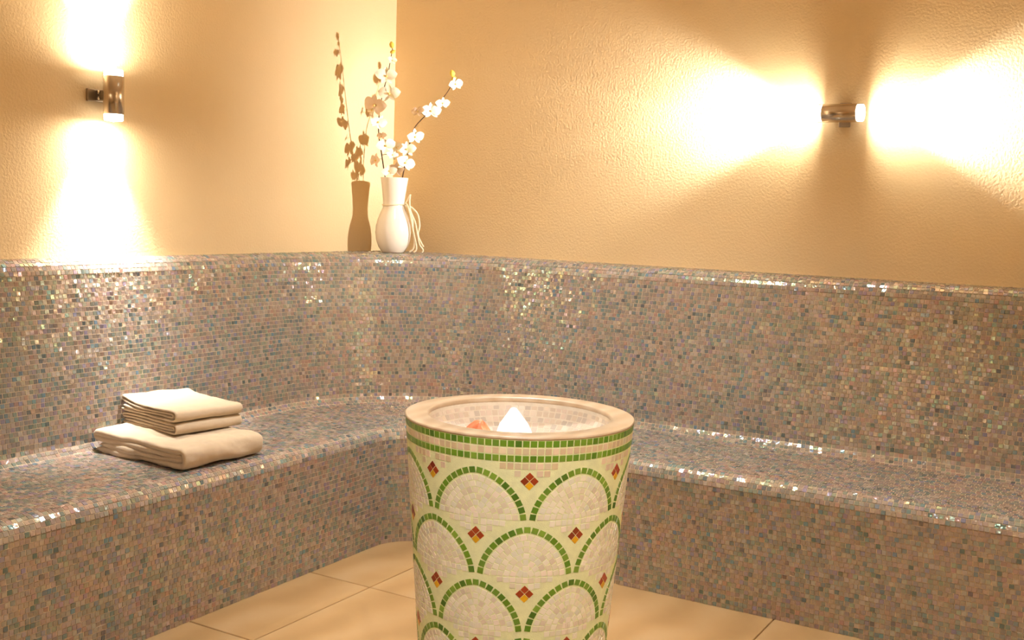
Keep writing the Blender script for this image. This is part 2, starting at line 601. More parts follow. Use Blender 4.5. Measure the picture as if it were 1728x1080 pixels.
# ------------------------------------------------------------------ mosaic pedestal bowl
pot = empty('mosaic_pedestal_bowl', (PC[0], PC[1], 0))
tag(pot, 'tapered round pedestal bowl with green scalloped mosaic and a beige marble rim', 'fountain')
TAPER = 0.078
def pot_r(d):
    return POT_R - TAPER * d
toc = (CAM - PC); toc[2] = 0; toc /= np.linalg.norm(toc)
tor = np.array([-toc[1], toc[0], 0.0])
if tor @ rt < 0: tor = -tor
def pot_frame(phi, d):
    """point, horizontal tangent, downward tangent, normal on the pot shell (local to the pot's foot)"""
    rad = math.cos(phi) * toc + math.sin(phi) * tor
    h = -math.sin(phi) * toc + math.cos(phi) * tor
    c = rad * pot_r(d) + np.array([0, 0, ZR - d])
    dn = -TAPER * rad + np.array([0, 0, -1.0]); dn /= np.linalg.norm(dn)
    n = rad + np.array([0, 0, -TAPER]); n /= np.linalg.norm(n)
    return c, h, dn, n

prof = [(0.0, 0.0), (pot_r(ZR) - 0.004, 0.0)] + [(pot_r(d), ZR - d) for d in np.linspace(ZR - 0.004, 0.006, 12)]
link('body', lathe('body', prof, 112), M['pot_grout'], pot)
# marble rim
RI = 0.204
prof = [(POT_R - 0.004, ZR - 0.0065), (POT_R + 0.0005, ZR - 0.006), (POT_R + 0.0012, ZR - 0.0035), (POT_R + 0.0004, ZR - 0.0008), (POT_R - 0.002, ZR),
        (RI + 0.004, ZR), (RI + 0.001, ZR - 0.002), (RI, ZR - 0.006), (RI + 0.002, ZR - 0.012)]
prof.append(prof[0])
tag(link('rim', lathe('rim', prof, 112), M['marble'], pot), 'beige marble rim')
# bowl
BD = 0.115
bowl_prof = [(RI + 0.002 - (RI - 0.085) * (t ** 1.7), ZR - 0.010 - (BD - 0.01) * t ** 0.85) for t in np.linspace(0, 1, 14)]
bp = np.array(bowl_prof)
full = bowl_prof + [(0.045, ZR - BD - 0.004), (0.0005, ZR - BD - 0.005)]
me = lathe('bowl', full, 96)
me.flip_normals()
link('bowl', me, M['bowl_grout'], pot)

Tiles = {}   # kind -> list of (c, a, b, n, ha, hb, colour)
def add_tile(kind, c, a, b, n, ha, hb, col):
    Tiles.setdefault(kind, []).append((c, a, b, n, ha, hb, col))
def vary(base, amt=0.12):
    c = np.array(lin(base)) * (1 + random.uniform(-amt, amt))
    return tuple(np.clip(c, 0, 1)) + (random.random(),)
GREEN = [(112, 152, 44), (124, 162, 52), (98, 142, 40), (132, 168, 62), (88, 130, 44), (116, 156, 58)]
CREAM = [(232, 216, 180), (228, 208, 168), (238, 224, 192), (224, 202, 168), (234, 212, 186), (222, 210, 182), (214, 192, 160)]
FIELD = [(240, 234, 214), (234, 227, 204), (246, 240, 222), (234, 224, 200), (242, 230, 214), (232, 230, 212), (226, 214, 194)]
WHITE = [(220, 206, 190), (212, 196, 178), (204, 188, 170), (224, 212, 198), (196, 184, 172), (216, 198, 184)]

PP = 0.0155
NB = int(round(2 * math.pi * POT_R / PP))
for kind, d, pal in [('green_band_tile', 0.0142, GREEN), ('cream_band_tile', 0.0297, CREAM), ('green_band_tile', 0.0452, GREEN)]:
    for i in range(NB):
        phi = 2 * math.pi * i / NB
        c, h, dn, n = pot_frame(phi, d)
        add_tile(kind, c, h, dn, n, 0.5 * (2 * math.pi * pot_r(d) / NB) - 0.0009, PP / 2 - 0.0010, vary(random.choice(pal), 0.14))

ARCH_N, APEX0, ROWP, ARCH_H, BORDER = 7, 0.066, 0.121, 0.110, 0.016
STEP = 2 * math.pi / ARCH_N
AEXP = 1.72
def row_phase(n):
    return math.radians(-20.0) + (STEP / 2 if n % 2 else 0)
def arch_q(phi, d, n, grow=0.0):
    """<1 inside an arch of row n (grown), also returns local x,y"""
    k = round((phi - row_phase(n)) / STEP)
    x = (phi - row_phase(n) - k * STEP) * pot_r(d)
    y = (APEX0 + n * ROWP + ARCH_H) - d
    a = STEP / 2 * pot_r(d) - 0.0008 + grow
    if y < 0:
        return (abs(x) / a), x, y
    return ((abs(x) / a) ** AEXP + (y / (ARCH_H + grow)) ** AEXP) ** (1 / AEXP), x, y
def diamond_near(phi, d, n, lim):
    ph = row_phase(n) + STEP / 2
    k = round((phi - ph) / STEP)
    x = (phi - ph - k * STEP) * pot_r(d)
    y = d - (APEX0 + n * ROWP + 0.026)
    return abs(x) + abs(y) < lim
NROW = 7
# cream squares above the first arches
for r_ in range(4):
    d = 0.0607 + r_ * PP
    for i in range(NB):
        phi = 2 * math.pi * i / NB
        if phi > math.pi: phi -= 2 * math.pi
        if arch_q(phi, d, 0, BORDER + 0.005)[0] < 1.0 or diamond_near(phi, d, 0, 0.033):
            continue
        c, h, dn, n = pot_frame(phi, d)
        add_tile('cream_band_tile', c, h, dn, n, 0.5 * (2 * math.pi * pot_r(d) / NB) - 0.0010, PP / 2 - 0.0010, vary(random.choice(CREAM), 0.1))

def on_arch(t, a, h):
    st_, ct_ = math.sin(t), max(math.cos(t), 0.0)
    return math.copysign(a * abs(st_) ** (2 / AEXP), st_), h * ct_ ** (2 / AEXP)
def arch_points(a, h, pitch, legs=0.0):
    ts = np.linspace(-math.pi / 2, math.pi / 2, 200)
    pts = np.array([on_arch(t, a, h) for t in ts])
    cu = np.concatenate([[0], np.cumsum(np.hypot(*np.diff(pts, axis=0).T))])
    n = max(1, int(round(cu[-1] / pitch)))
    out = []
    for i in range(n):
        s_ = (i + 0.5) / n * cu[-1]
        t = np.interp(s_, cu, ts)
        p_, p0, p1 = on_arch(t, a, h), np.array(on_arch(t - 0.03, a, h)), np.array(on_arch(t + 0.03, a, h))
        out.append((*p_, math.atan2(p1[1] - p0[1], p1[0] - p0[0]), cu[-1] / n))
    for sd in (-1, 1):
        y = -pitch / 2
        while y > -legs:
            out.append((sd * a, y, -sd * math.pi / 2, pitch))
            y -= pitch
    return out

for n_ in range(NROW):
    valley = APEX0 + n_ * ROWP + ARCH_H
    for k in range(ARCH_N):
        pc = row_phase(n_) + k * STEP
        amid = STEP / 2 * pot_r(valley - 0.04)
        # rings of tiles: the green arch, then the cream field following it inwards
        ring, off = 0, 0.0082
        while True:
            a_, h_ = amid - 0.0012 - off, ARCH_H - off
            if h_ < 0.003:
                break
            if a_ < 0.004 or h_ < 0.004:
                a_ = 0.0
            green = ring == 0
            pit = 0.0158 if green else random.uniform(0.0125, 0.015)
            for (x, y, ang, L_) in (arch_points(a_, h_, pit, 0.0 if green else 0.055) if a_ > 0 else [(0.0, 0.006 - 0.0135 * q_, 0.0, 0.013) for q_ in range(5)]):
                d = valley - y
                if d > ZR - 0.012:
                    continue
                sc = (STEP / 2 * pot_r(d)) / amid
                phi = pc + x * sc / pot_r(d)
                if not green:
                    if arch_q(phi, d, n_ + 1, BORDER + 0.004)[0] < 1.0 and valley + 0.02 - d > -1:
                        q_, xx, yy = arch_q(phi, d, n_ + 1, BORDER + 0.004)
                        if yy > 0 and q_ < 1: continue
                    if diamond_near(phi, d, n_ + 1, 0.026): continue
                c, h, dn, n = pot_frame(phi, d)
                # tangent direction in the shell: x to the right, y up
                jit = 0 if green else random.uniform(-0.12, 0.12)
                ca, sa = math.cos(ang + jit), math.sin(ang + jit)
                a = h * ca - dn * sa
                b = np.cross(n, a)
                if green:
                    add_tile('green_arch_tile', c, a, b, n, L_ / 2 - 0.0010, 0.0066, vary(random.choice(GREEN), 0.12))
                else:
                    add_tile('cream_field_tile', c, a, b, n, (L_ / 2 - 0.0005) * random.uniform(0.9, 1.0), 0.0063 * random.uniform(0.92, 1.0), vary(random.choice(FIELD), 0.07))
            if a_ == 0.0:
                break
            off += 0.0162 if green else 0.0134
            ring += 1
        # the diamond in the spandrel to the right of this arch
        ph, d0 = pc + STEP / 2, APEX0 + n_ * ROWP + 0.026
        if d0 < ZR - 0.03:
            hs_ = 0.0066
            for (ix, iy, colr, kind) in [(0, -1, (150, 62, 30), 'red_diamond_tile'), (-1, 0, (166, 70, 34), 'red_diamond_tile'), (1, 0, (140, 52, 28), 'red_diamond_tile'), (0, 1, (226, 172, 30), 'yellow_diamond_tile')]:
                dd = 0.0098
                d = d0 + iy * dd
                c, h, dn, n = pot_frame(ph + ix * dd / pot_r(d), d)
                a = (h + dn) / math.sqrt(2); a -= n * (a @ n); a /= np.linalg.norm(a)
                add_tile(kind, c, a, np.cross(n, a), n, hs_, hs_, vary(colr, 0.1))
# bowl lining
cum = np.concatenate([[0], np.cumsum(np.hypot(*np.diff(bp, axis=0).T))])
sv, rowi = 0.012, 0
while sv < cum[-1]:
    r_ = np.interp(sv, cum, bp[:, 0]); z_ = np.interp(sv, cum, bp[:, 1])
    r2 = np.interp(sv + 0.002, cum, bp[:, 0]); z2 = np.interp(sv + 0.002, cum, bp[:, 1])
    nb = int(2 * math.pi * r_ / PP)
    for i in range(nb):
        ph = 2 * math.pi * (i + 0.5 * (rowi % 2)) / nb
        rad = np.array([math.cos(ph), math.sin(ph), 0]); h = np.array([-math.sin(ph), math.cos(ph), 0])
        b = rad * (r2 - r_) + np.array([0, 0, z2 - z_]); b /= np.linalg.norm(b)
        n = np.cross(h, b)
        if n @ rad > 0: n = -n
        add_tile('bowl_tile', rad * r_ + np.array([0, 0, z_]), h, np.cross(n, h), n, math.pi * r_ / nb - 0.0009, PP / 2 - 0.0009, vary(random.choice(WHITE), 0.06))
    sv += PP; rowi += 1

left_over = []
for kind, L_ in Tiles.items():
    c, a, b, n = (np.array([t[i] for t in L_]) for i in range(4))
    ha, hb = np.array([t[4] for t in L_]), np.array([t[5] for t in L_])
    col = np.array([t[6] for t in L_])
    A_, px, py = shown_area(c + PC, a, b, n, ha, hb)
    if kind == 'bowl_tile':
        A_[py > 731] *= 0.01
    order = np.argsort(-A_)
    ids = order[:300]
    if len(L_) > 300:
        left_over.append(order[300:])
        r_ = order[300:]
        V, F = tile_geometry(c[r_], a[r_], b[r_], n[r_], ha[r_], hb[r_], 0.0006, 0.0012, 0.0005)
        tag(link(kind + 's', big_mesh(kind + 's', V, F, np.repeat(col[r_], 5, 0)), M['pot_tile'], pot), kind='stuff')
    pool = [single_tile(kind, col[i], 0.0006, 0.0012, 0.035) for i in ids[:: max(1, len(ids) // 12)][:12]]
    for i in ids:
        link(kind, pool[random.randrange(len(pool))], M['pot_tile'], pot,
             frame(c[i], a[i] * 2 * ha[i], b[i] * 2 * hb[i], n[i]))

# ------------------------------------------------------------------ crystals in the bowl
def rock(name, mat, loc, size, seed, pointed=False, sub=3):
    import bmesh
    bm = bmesh.new()
    bmesh.ops.create_icosphere(bm, subdivisions=sub, radius=1.0)
    rr = random.Random(seed)
    planes = [(Vector((rr.uniform(-1, 1), rr.uniform(-1, 1), rr.uniform(-0.6, 1))).normalized(), rr.uniform(0.62, 0.86)) for _ in range(12)]
    for v_ in bm.verts:
        p = v_.co
        for nrm, dd in planes:
            t = p.dot(nrm)
            if t > dd:
                p = p - nrm * (t - dd)
        if pointed:
            hgt = (p.z + 1) / 2
            p = Vector((p.x * (1.25 - 0.95 * hgt ** 1.1), p.y * (1.25 - 0.95 * hgt ** 1.1), p.z * 1.1 + 0.25 * hgt ** 2))
        v_.co = Vector((p.x * size[0], p.y * size[1], p.z * size[2]))
    zmin = min(v_.co.z for v_ in bm.verts)
    for v_ in bm.verts:
        v_.co.z -= zmin
    me = bpy.data.meshes.new(name)
    bm.to_mesh(me); bm.free()
    o = link(name, me, mat)
    o.location = loc
    return o

zb = ZR - BD - 0.004
cl = PC + tor * -0.008 + toc * 0.0
# faceted glowing crystal: a blunt irregular spire
def spire(name, mat, loc, base, tip, H):
    n = 9
    rr = random.Random(5)
    ring = [(0.0, base * 0.9), (0.25, base), (0.52, base * 0.94), (0.72, base * 0.72), (0.9, base * 0.34), (1.0, tip)]
    v, f = [], []
    off = [rr.uniform(0.9, 1.08) for _ in range(n)]
    for h_, r_ in ring:
        sh = (h_ ** 2) * -0.006
        for i in range(n):
            a = 2 * math.pi * (i + 0.3 * rr.random()) / n
            v.append((r_ * off[i] * math.cos(a) + sh * tor[0], r_ * off[i] * math.sin(a) + sh * tor[1], h_ * H))
    for j in range(len(ring) - 1):
        for i in range(n):
            k = (i + 1) % n
            f.append((j * n + i, j * n + k, (j + 1) * n + k, (j + 1) * n + i))
    f.append(tuple(range(n))[::-1]); f.append(tuple((len(ring) - 1) * n + i for i in range(n)))
    o = link(name, mesh(name, v, f), mat)
    o.location = loc
    return bevel(o, 0.004, 2)
o = spire('glowing_crystal', M['crystal'], (cl[0], cl[1], zb), 0.044, 0.006, BD + 0.016)
tag(o, 'pointed glowing white crystal standing in the tiled bowl', 'crystal')
sp = PC + tor * -0.092 - toc * 0.004
o = rock('salt_rock', M['salt'], (sp[0], sp[1], zb + 0.010), (0.040, 0.036, 0.046), 3)
tag(o, 'rough orange-pink salt rock beside the glowing crystal in the bowl', 'rock')

# ------------------------------------------------------------------ wall sconces
def sconce(name, loc, mw_rot, label, on=1.0, full=True, tilt=5.5):
    root = empty(name, loc)
    root.rotation_euler = mw_rot.to_euler()
    tag(root, label, 'wall lamp')
    R, L = 0.034, 0.128
    D = 0.085
    T = Matrix.Translation
    prof = [(R - 0.003, -L / 2), (R, -L / 2 + 0.002), (R, L / 2 - 0.002), (R - 0.003, L / 2)]
    link('tube', lathe('tube', [(0.004, -L / 2)] + prof + [(0.004, L / 2)], 48), M['steel'], root, T((D, 0, 0)))
    # wall plate, arm and two screws
    bevel(link('wall_plate', box_mesh('wall_plate', 0.001, 0.012, -0.045, 0.045, -0.021, 0.021), M['steel_dark'], root), 0.002)
    bevel(link('arm', box_mesh('arm', 0.012, D - R + 0.006, -0.014, 0.014, -0.017, 0.017), M['steel_dark'], root), 0.002)
    sm = lathe('screw', [(0.0004, 0.0), (0.0055, 0.0), (0.0055, 0.004), (0.004, 0.006), (0.0004, 0.0064)], 20)
    for zz in (-0.010, 0.010):
        link('screw', sm, M['steel'], root, T((0.030, -0.014, zz)) @ Matrix.Rotation(math.pi / 2, 4, 'X'))
    for sgn in (-1, 1):
        flip = Matrix.Identity(4) if sgn > 0 else Matrix.Rotation(math.pi, 4, 'X')
        base = T((D, 0, 0)) @ flip
        # frosted glass end, lit from inside, held by three thin steel rings
        zt = L / 2 + 0.0206
        gl = link('glass_end', lathe('glass_end', [(R - 0.003, L / 2 - 0.001), (R - 0.003, zt - 0.003), (R - 0.005, zt), (R - 0.009, zt)], 40), M['frost'], root, base)
        link('lens', lathe('lens', [(R - 0.009, zt - 0.0005), (0.0005, zt + 0.0035)], 16), M['lens'], root, base)
        for i in range(3):
            z0 = L / 2 + 0.0036 + i * 0.0056
            t_ = lathe('collar_ring', [(R - 0.0034, z0), (R + 0.0002, z0), (R + 0.0002, z0 + 0.0012), (R - 0.0034, z0 + 0.0012), (R - 0.0034, z0)], 40)
            link('collar_ring', t_, M['steel'], gl)
        for nm, w, ang, rad in (('beam', LAMP_BEAM, 74, 0.022), ('halo', LAMP_MID, 112, 0.022), ('spill', LAMP_SPILL, 158, 0.022))[:3 if full else 1]:
            ld = bpy.data.lights.new(name + '_' + nm, 'SPOT')
            ld.energy = w * on
            ld.color = WARM
            ld.spot_size = math.radians(ang)
            ld.spot_blend = 1.0
            ld.shadow_soft_size = rad
            lo = bpy.data.objects.new('lamp_' + nm, ld)
            COL.objects.link(lo)
            lo.parent = root
            lo.matrix_basis = T((D, 0, sgn * (L / 2 + 0.024))) @ Matrix.Rotation(math.radians(-tilt * sgn), 4, 'Y') @ (Matrix.Rotation(math.pi, 4, 'X') if sgn > 0 else Matrix.Identity(4))
    return root
I3 = Matrix.Identity(3)
sconce('wall_sconce', (0.0, -1.687, 1.634), I3, 'steel tube sconce mounted upright on the wall above the towels', 0.42, tilt=9.0)
# local x -> wall normal (-y), local z (tube axis) -> world x
sconce('wall_sconce', (2.11, 0.0, 1.694), Matrix(((0, 0, 1), (-1, 0, 0), (0, -1, 0))), 'steel tube sconce mounted sideways on the wall above the marble-rimmed bowl', 0.66)
# two more sconces added for fill light on the unseen walls behind the camera
sconce('wall_sconce', (1.5, YF, 1.66), Matrix(((0, 0, 1), (1, 0, 0), (0, 1, 0))), 'steel tube sconce mounted sideways on the wall facing the corner', 0.42, False)
sconce('wall_sconce', (XR, -2.2, 1.66), Matrix(((-1, 0, 0), (0, -1, 0), (0, 0, 1))), 'steel tube sconce mounted upright on the wall opposite the towels', 0.52, False)

# ------------------------------------------------------------------ unseen ceiling lamps, added to fill the room with light
for (x, y, w, cone, lab) in [(1.35, -1.25, 36, 116, 'round recessed ceiling lamp nearest the wall corner'), (2.5, -3.05, 10, 130, 'round recessed ceiling lamp over the middle of the room'),
                             (3.7, -1.5, 16, 98, 'round recessed ceiling lamp nearest the wall opposite the towels'), (1.3, -3.7, 14, 98, 'round recessed ceiling lamp over the towel end of the room')]:
    root = tag(empty('ceiling_lamp', (x, y, ZC)), lab, 'ceiling lamp')
    link('trim', lathe('trim', [(0.046, -0.001), (0.062, -0.001), (0.062, -0.004), (0.050, -0.008), (0.046, -0.006), (0.046, -0.001)], 40), M['steel'], root)
    link('diffuser', lathe('diffuser', [(0.046, -0.0035), (0.0005, -0.0035)], 40), M['lens_soft'], root)
    ld = bpy.data.lights.new('ceiling_lamp_light', 'SPOT')
    ld.spot_size = math.radians(cone); ld.spot_blend = 0.9; ld.shadow_soft_size = 0.045
    ld.energy = FILL_W * w * 4.0; ld.color = FILL_COL
    lo = bpy.data.objects.new('lamp_disc', ld); COL.objects.link(lo); lo.parent = root; lo.location = (0, 0, -0.010)

# unseen ceiling spot, added to brighten the front of the bowl
acc = Vector((3.15, -3.75, ZC))
root = tag(empty('accent_spot', acc), 'adjustable ceiling spot turned towards the mosaic bowl', 'ceiling lamp')
link('trim', lathe('trim', [(0.040, -0.001), (0.058, -0.001), (0.058, -0.004), (0.044, -0.007), (0.040, -0.005), (0.040, -0.001)], 40), M['steel'], root)
aim = (Vector((PC[0], PC[1], 0.62)) - acc).normalized()
aq = aim.to_track_quat('-Z', 'Y').to_matrix().to_4x4()
link('spot_head', lathe('spot_head', [(0.0005, 0.022), (0.026, 0.018), (0.034, -0.004), (0.034, -0.020), (0.030, -0.020), (0.028, -0.012)], 40), M['steel'], root, Matrix.Translation((0, 0, -0.026)) @ aq)
link('diffuser', lathe('diffuser', [(0.028, -0.0125), (0.0005, -0.0125)], 32), M['lens_soft'], root, Matrix.Translation((0, 0, -0.026)) @ aq)
ld = bpy.data.lights.new('accent_spot_light', 'SPOT')
ld.energy = POT_FILL_W; ld.color = FILL_COL; ld.spot_size = math.radians(24); ld.spot_blend = 1.0; ld.shadow_soft_size = 0.03
lo = bpy.data.objects.new('lamp_spot', ld); COL.objects.link(lo); lo.parent = root
lo.matrix_basis = Matrix.Translation(Vector((0, 0, -0.026)) + aim * 0.03) @ aq

# ------------------------------------------------------------------ folded towels
def ribbon(path, width, th, seed, amp=0.003, nv=10, end_round=True):
    """a cloth band: path = [(u, z)] centre line, swept over v in +-width/2; returns vertices, faces of a closed thick band"""
    rr = np.random.default_rng(seed)
    P = np.array(path)
    m = len(P)
    T = np.gradient(P, axis=0); T /= np.linalg.norm(T, axis=1)[:, None]
    Nn = np.stack([-T[:, 1], T[:, 0]], -1)
    vs = np.concatenate([[-0.5, -0.492], np.linspace(-0.47, 0.47, nv), [0.492, 0.5]]) * width
    prof_t = np.concatenate([[0.25, 0.75], np.full(nv, 1.0), [0.75, 0.25]])
    V = []
    F = []
    ph = rr.random(6) * 6.28
    for side in (1, -1):
        for j, vv in enumerate(vs):
            wob = amp * (math.sin(vv * 17 + ph[0]) + 0.6 * math.sin(vv * 31 + ph[1]))
            for i in range(m):
                s_ = i / m
                et = prof_t[j] * (0.55 if i in (0, m - 1) else 1.0)
                o = Nn[i] * side * th / 2 * et
                V.append((P[i, 0] + o[0] + amp * 0.5 * math.sin(vv * 23 + P[i, 1] * 90 + ph[2]), vv + amp * math.sin(P[i, 0] * 19 + ph[3] + s_ * 5),
                          P[i, 1] + o[1] + (wob * 0.35 + amp * 0.4 * math.sin(P[i, 0] * 21 + vv * 9 + ph[4])) * min(1.0, P[i, 1] / 0.03)))
    nvv = len(vs)
    def ix(sd, j, i): return sd * nvv * m + j * m + i
    for j in range(nvv - 1):
        for i in range(m - 1):
            F.append((ix(0, j, i), ix(0, j, i + 1), ix(0, j + 1, i + 1), ix(0, j + 1, i)))
            F.append((ix(1, j, i), ix(1, j + 1, i), ix(1, j + 1, i + 1), ix(1, j, i + 1)))
    for j in range(nvv - 1):
        F.append((ix(0, j, 0), ix(0, j + 1, 0), ix(1, j + 1, 0), ix(1, j, 0)))
        F.append((ix(0, j, m - 1), ix(1, j, m - 1), ix(1, j + 1, m - 1), ix(0, j + 1, m - 1)))
    for i in range(m - 1):
        F.append((ix(0, 0, i), ix(1, 0, i), ix(1, 0, i + 1), ix(0, 0, i + 1)))
        F.append((ix(0, nvv - 1, i), ix(0, nvv - 1, i + 1), ix(1, nvv - 1, i + 1), ix(1, nvv - 1, i)))
    return V, F

def folded_path(U, H, th, layers, sag=0.0, lift=0.0):
    """folded in half and in half again: nested U folds, the closed fold at +u; a continuous centre line"""
    # heights of the 4 layers
    hh = [th / 2 + i * (H - th) / 3 for i in range(4)]
    u0, u1 = -U / 2, U / 2
    P = []
    def arc(uc, za, zb_, sgn, n=7):
        r = abs(zb_ - za) / 2
        zc = (za + zb_) / 2
        s0 = -1 if zb_ > za else 1
        return [(uc + sgn * min(r, 0.02) * math.cos(a), zc + s0 * r * math.sin(a)) for a in np.linspace(math.pi / 2, -math.pi / 2, n)]
    def run(ua, ub, z, n=12):
        return [(ua + (ub - ua) * t, z) for t in np.linspace(0, 1, n)]
    rl = (hh[3] - hh[0]) / 2
    ri = (hh[2] - hh[1]) / 2
    e = min(rl, 0.02)
    P += run(u0 + 0.006, u1 - e, hh[0])[:-1] + arc(u1 - e, hh[0], hh[3], 1) + run(u1 - e, u0 + 0.012, hh[3])[1:]
    P = P[:-1]
    P += arc(u0 + 0.012, hh[3], hh[2], -1, 5)
    P += run(u0 + 0.012, u1 - e - 0.006, hh[2])[1:-1] + arc(u1 - e - 0.006, hh[2], hh[1], 1, 5) + run(u1 - e - 0.006, u0 + 0.02, hh[1])[1:]
    # soft sag
    out = []
    for (u, z) in P:
        t = (u - u0) / (u1 - u0)
        out.append((u, z + (lift * max(0, 0.35 - t) ** 2 * 8 - sag * math.sin(math.pi * t) * 0) * (z / H)))
    return out

def towel(name, centre, rz, U, Wd, H, th, seed, label, lift=0.0, amp=0.003, puff=(0.004, 0.05)):
    V, F = ribbon(folded_path(U, H, th, 4, lift=lift), Wd, th, seed, amp, nv=12)
    me = mesh(name, V, F, True)
    o = link(name, me, M['towel'])
    o.location = centre
    o.rotation_euler = (0, 0, rz)
    sb = o.modifiers.new('subdiv', 'SUBSURF'); sb.levels = 1; sb.render_levels = 2
    tx = bpy.data.textures.new(name + '_folds', 'CLOUDS')
    tx.noise_scale = puff[1]; tx.noise_depth = 2
    dm = o.modifiers.new('puff', 'DISPLACE'); dm.texture = tx; dm.strength = puff[0]; dm.mid_level = 0.5; dm.texture_coords = 'LOCAL'
    return tag(o, label, 'towel', 'towels folded on the bench')

ZS = HS + 0.0036
towel('bath_towel', (0.408, -1.69, ZS), math.radians(-1.5), 0.430, 0.335, 0.074, 0.0235, 2, 'large cream bath towel folded flat at the bottom of the stack', lift=0.012, amp=0.0055, puff=(0.013, 0.075))
towel('hand_towel', (0.335, -1.612, ZS + 0.0765), math.radians(-8), 0.318, 0.262, 0.040, 0.0098, 4, 'small cream towel folded, middle of the stack on the bench', lift=0.0, amp=0.002)
towel('hand_towel', (0.334, -1.614, ZS + 0.1180), math.radians(-8.6), 0.320, 0.262, 0.040, 0.0098, 6, 'small cream towel folded, topmost of the stack with a lifted corner', lift=0.020, amp=0.0030, puff=(0.006, 0.07))

# ------------------------------------------------------------------ vase with cord
VX, VY, VZ = 0.180, -0.228, HL + 0.0022
vase = empty('vase', (VX, VY, VZ))
tag(vase, 'white glazed vase with round belly and flared neck in the corner', 'vase')
PXM = 4.9 / 1821.0
prof = [(0.0005, 0.0), (0.048, 0.0), (0.052, 0.004), (0.066, 0.025), (0.077, 0.055), (0.081, 0.088), (0.079, 0.118), (0.071, 0.150), (0.059, 0.180), (0.0505, 0.200), (0.0485, 0.214),
        (0.0495, 0.235), (0.053, 0.268), (0.058, 0.305), (0.0625, 0.334), (0.0622, 0.337), (0.0595, 0.336), (0.055, 0.305), (0.0465, 0.235), (0.045, 0.214), (0.052, 0.190), (0.068, 0.140), (0.072, 0.090), (0.06, 0.03), (0.0005, 0.012)]
link('body', lathe('body', prof, 64), M['vase'], vase)
hr = np.array([math.cos(YAW), math.sin(YAW), 0]); hf = np.array([math.sin(YAW), -math.cos(YAW), 0])   # image right, towards camera
def vloc(x, z, t=0.0):
    return hr * x + hf * t + np.array([0, 0, z])
ringp = [tuple(0.0505 * math.cos(a) * hr + 0.0505 * math.sin(a) * hf + np.array([0, 0, 0.214 + 0.003 * math.sin(2 * a)])) for a in np.linspace(0, 2 * math.pi, 33)]
link('cord', tube('cord', ringp, 0.0028, 8), M['raffia'], vase)
strands = [
    [(0.050, 0.214, 0.012), (0.066, 0.245, 0.014), (0.074, 0.262, 0.010), (0.072, 0.235, 0.018), (0.078, 0.190, 0.022), (0.100, 0.140, 0.024), (0.112, 0.085, 0.022), (0.122, 0.040, 0.02), (0.138, 0.018, 0.018), (0.134, 0.004, 0.018)],
    [(0.050, 0.214, 0.016), (0.070, 0.200, 0.026), (0.088, 0.160, 0.034), (0.092, 0.110, 0.036), (0.100, 0.060, 0.034), (0.096, 0.022, 0.032), (0.078, 0.005, 0.034)],
    [(0.049, 0.214, 0.020), (0.060, 0.220, 0.030), (0.072, 0.195, 0.040), (0.084, 0.150, 0.042), (0.094, 0.100, 0.040), (0.104, 0.058, 0.036), (0.110, 0.020, 0.034), (0.098, 0.004, 0.034)],
    [(0.050, 0.216, 0.008), (0.064, 0.210, 0.016), (0.082, 0.205, 0.014), (0.110, 0.175, 0.012), (0.120, 0.125, 0.014), (0.114, 0.085, 0.016), (0.128, 0.050, 0.014), (0.140, 0.030, 0.012)],
]
for st in strands:
    link('cord_strand', tube('cord_strand', spline([vloc(*p) for p in st], 6), 0.0038, 7), M['raffia'], vase)

# ------------------------------------------------------------------ orchid branches
def petal_mesh(name, L, Wd, cup, curl, tipw):
    v, f = [], []
    nu, nw = 7, 5
    for i in range(nu):
        t = i / (nu - 1)
        w = Wd * (math.sin(math.pi * min(1, t ** tipw * 0.97 + 0.03)) ** 0.75)
        for j in range(nw):
            s_ = (j / (nw - 1) - 0.5) * 2
            v.append((L * t, s_ * w / 2, cup * s_ * s_ * w + curl * math.sin(t * 2.6) * L))
    for i in range(nu - 1):
        for j in range(nw - 1):
            f.append((i * nw + j, (i + 1) * nw + j, (i + 1) * nw + j + 1, i * nw + j + 1))
    return mesh(name, v, f, True)
PET = {}
for nm, mt in (('white', 'petal'), ('pink', 'petal_pink')):
    a = petal_mesh('petal', 1.0, 0.95, 0.12, 0.16, 0.95); a.materials.append(M[mt])
    b = petal_mesh('petal', 0.95, 0.50, 0.10, 0.10, 0.9); b.materials.append(M[mt])
    PET[nm] = (a, b)
lip = lathe('flower_centre', [(0.01, -0.05), (0.07, 0.02), (0.11, 0.12), (0.09, 0.22), (0.05, 0.26), (0.01, 0.27)], 10)
lip.materials.append(M['lip'])
budm = lathe('bud', [(0.01, 0.0), (0.22, 0.12), (0.34, 0.42), (0.30, 0.72), (0.14, 0.95), (0.01, 1.02)], 12)
budm.materials.append(M['bud'])

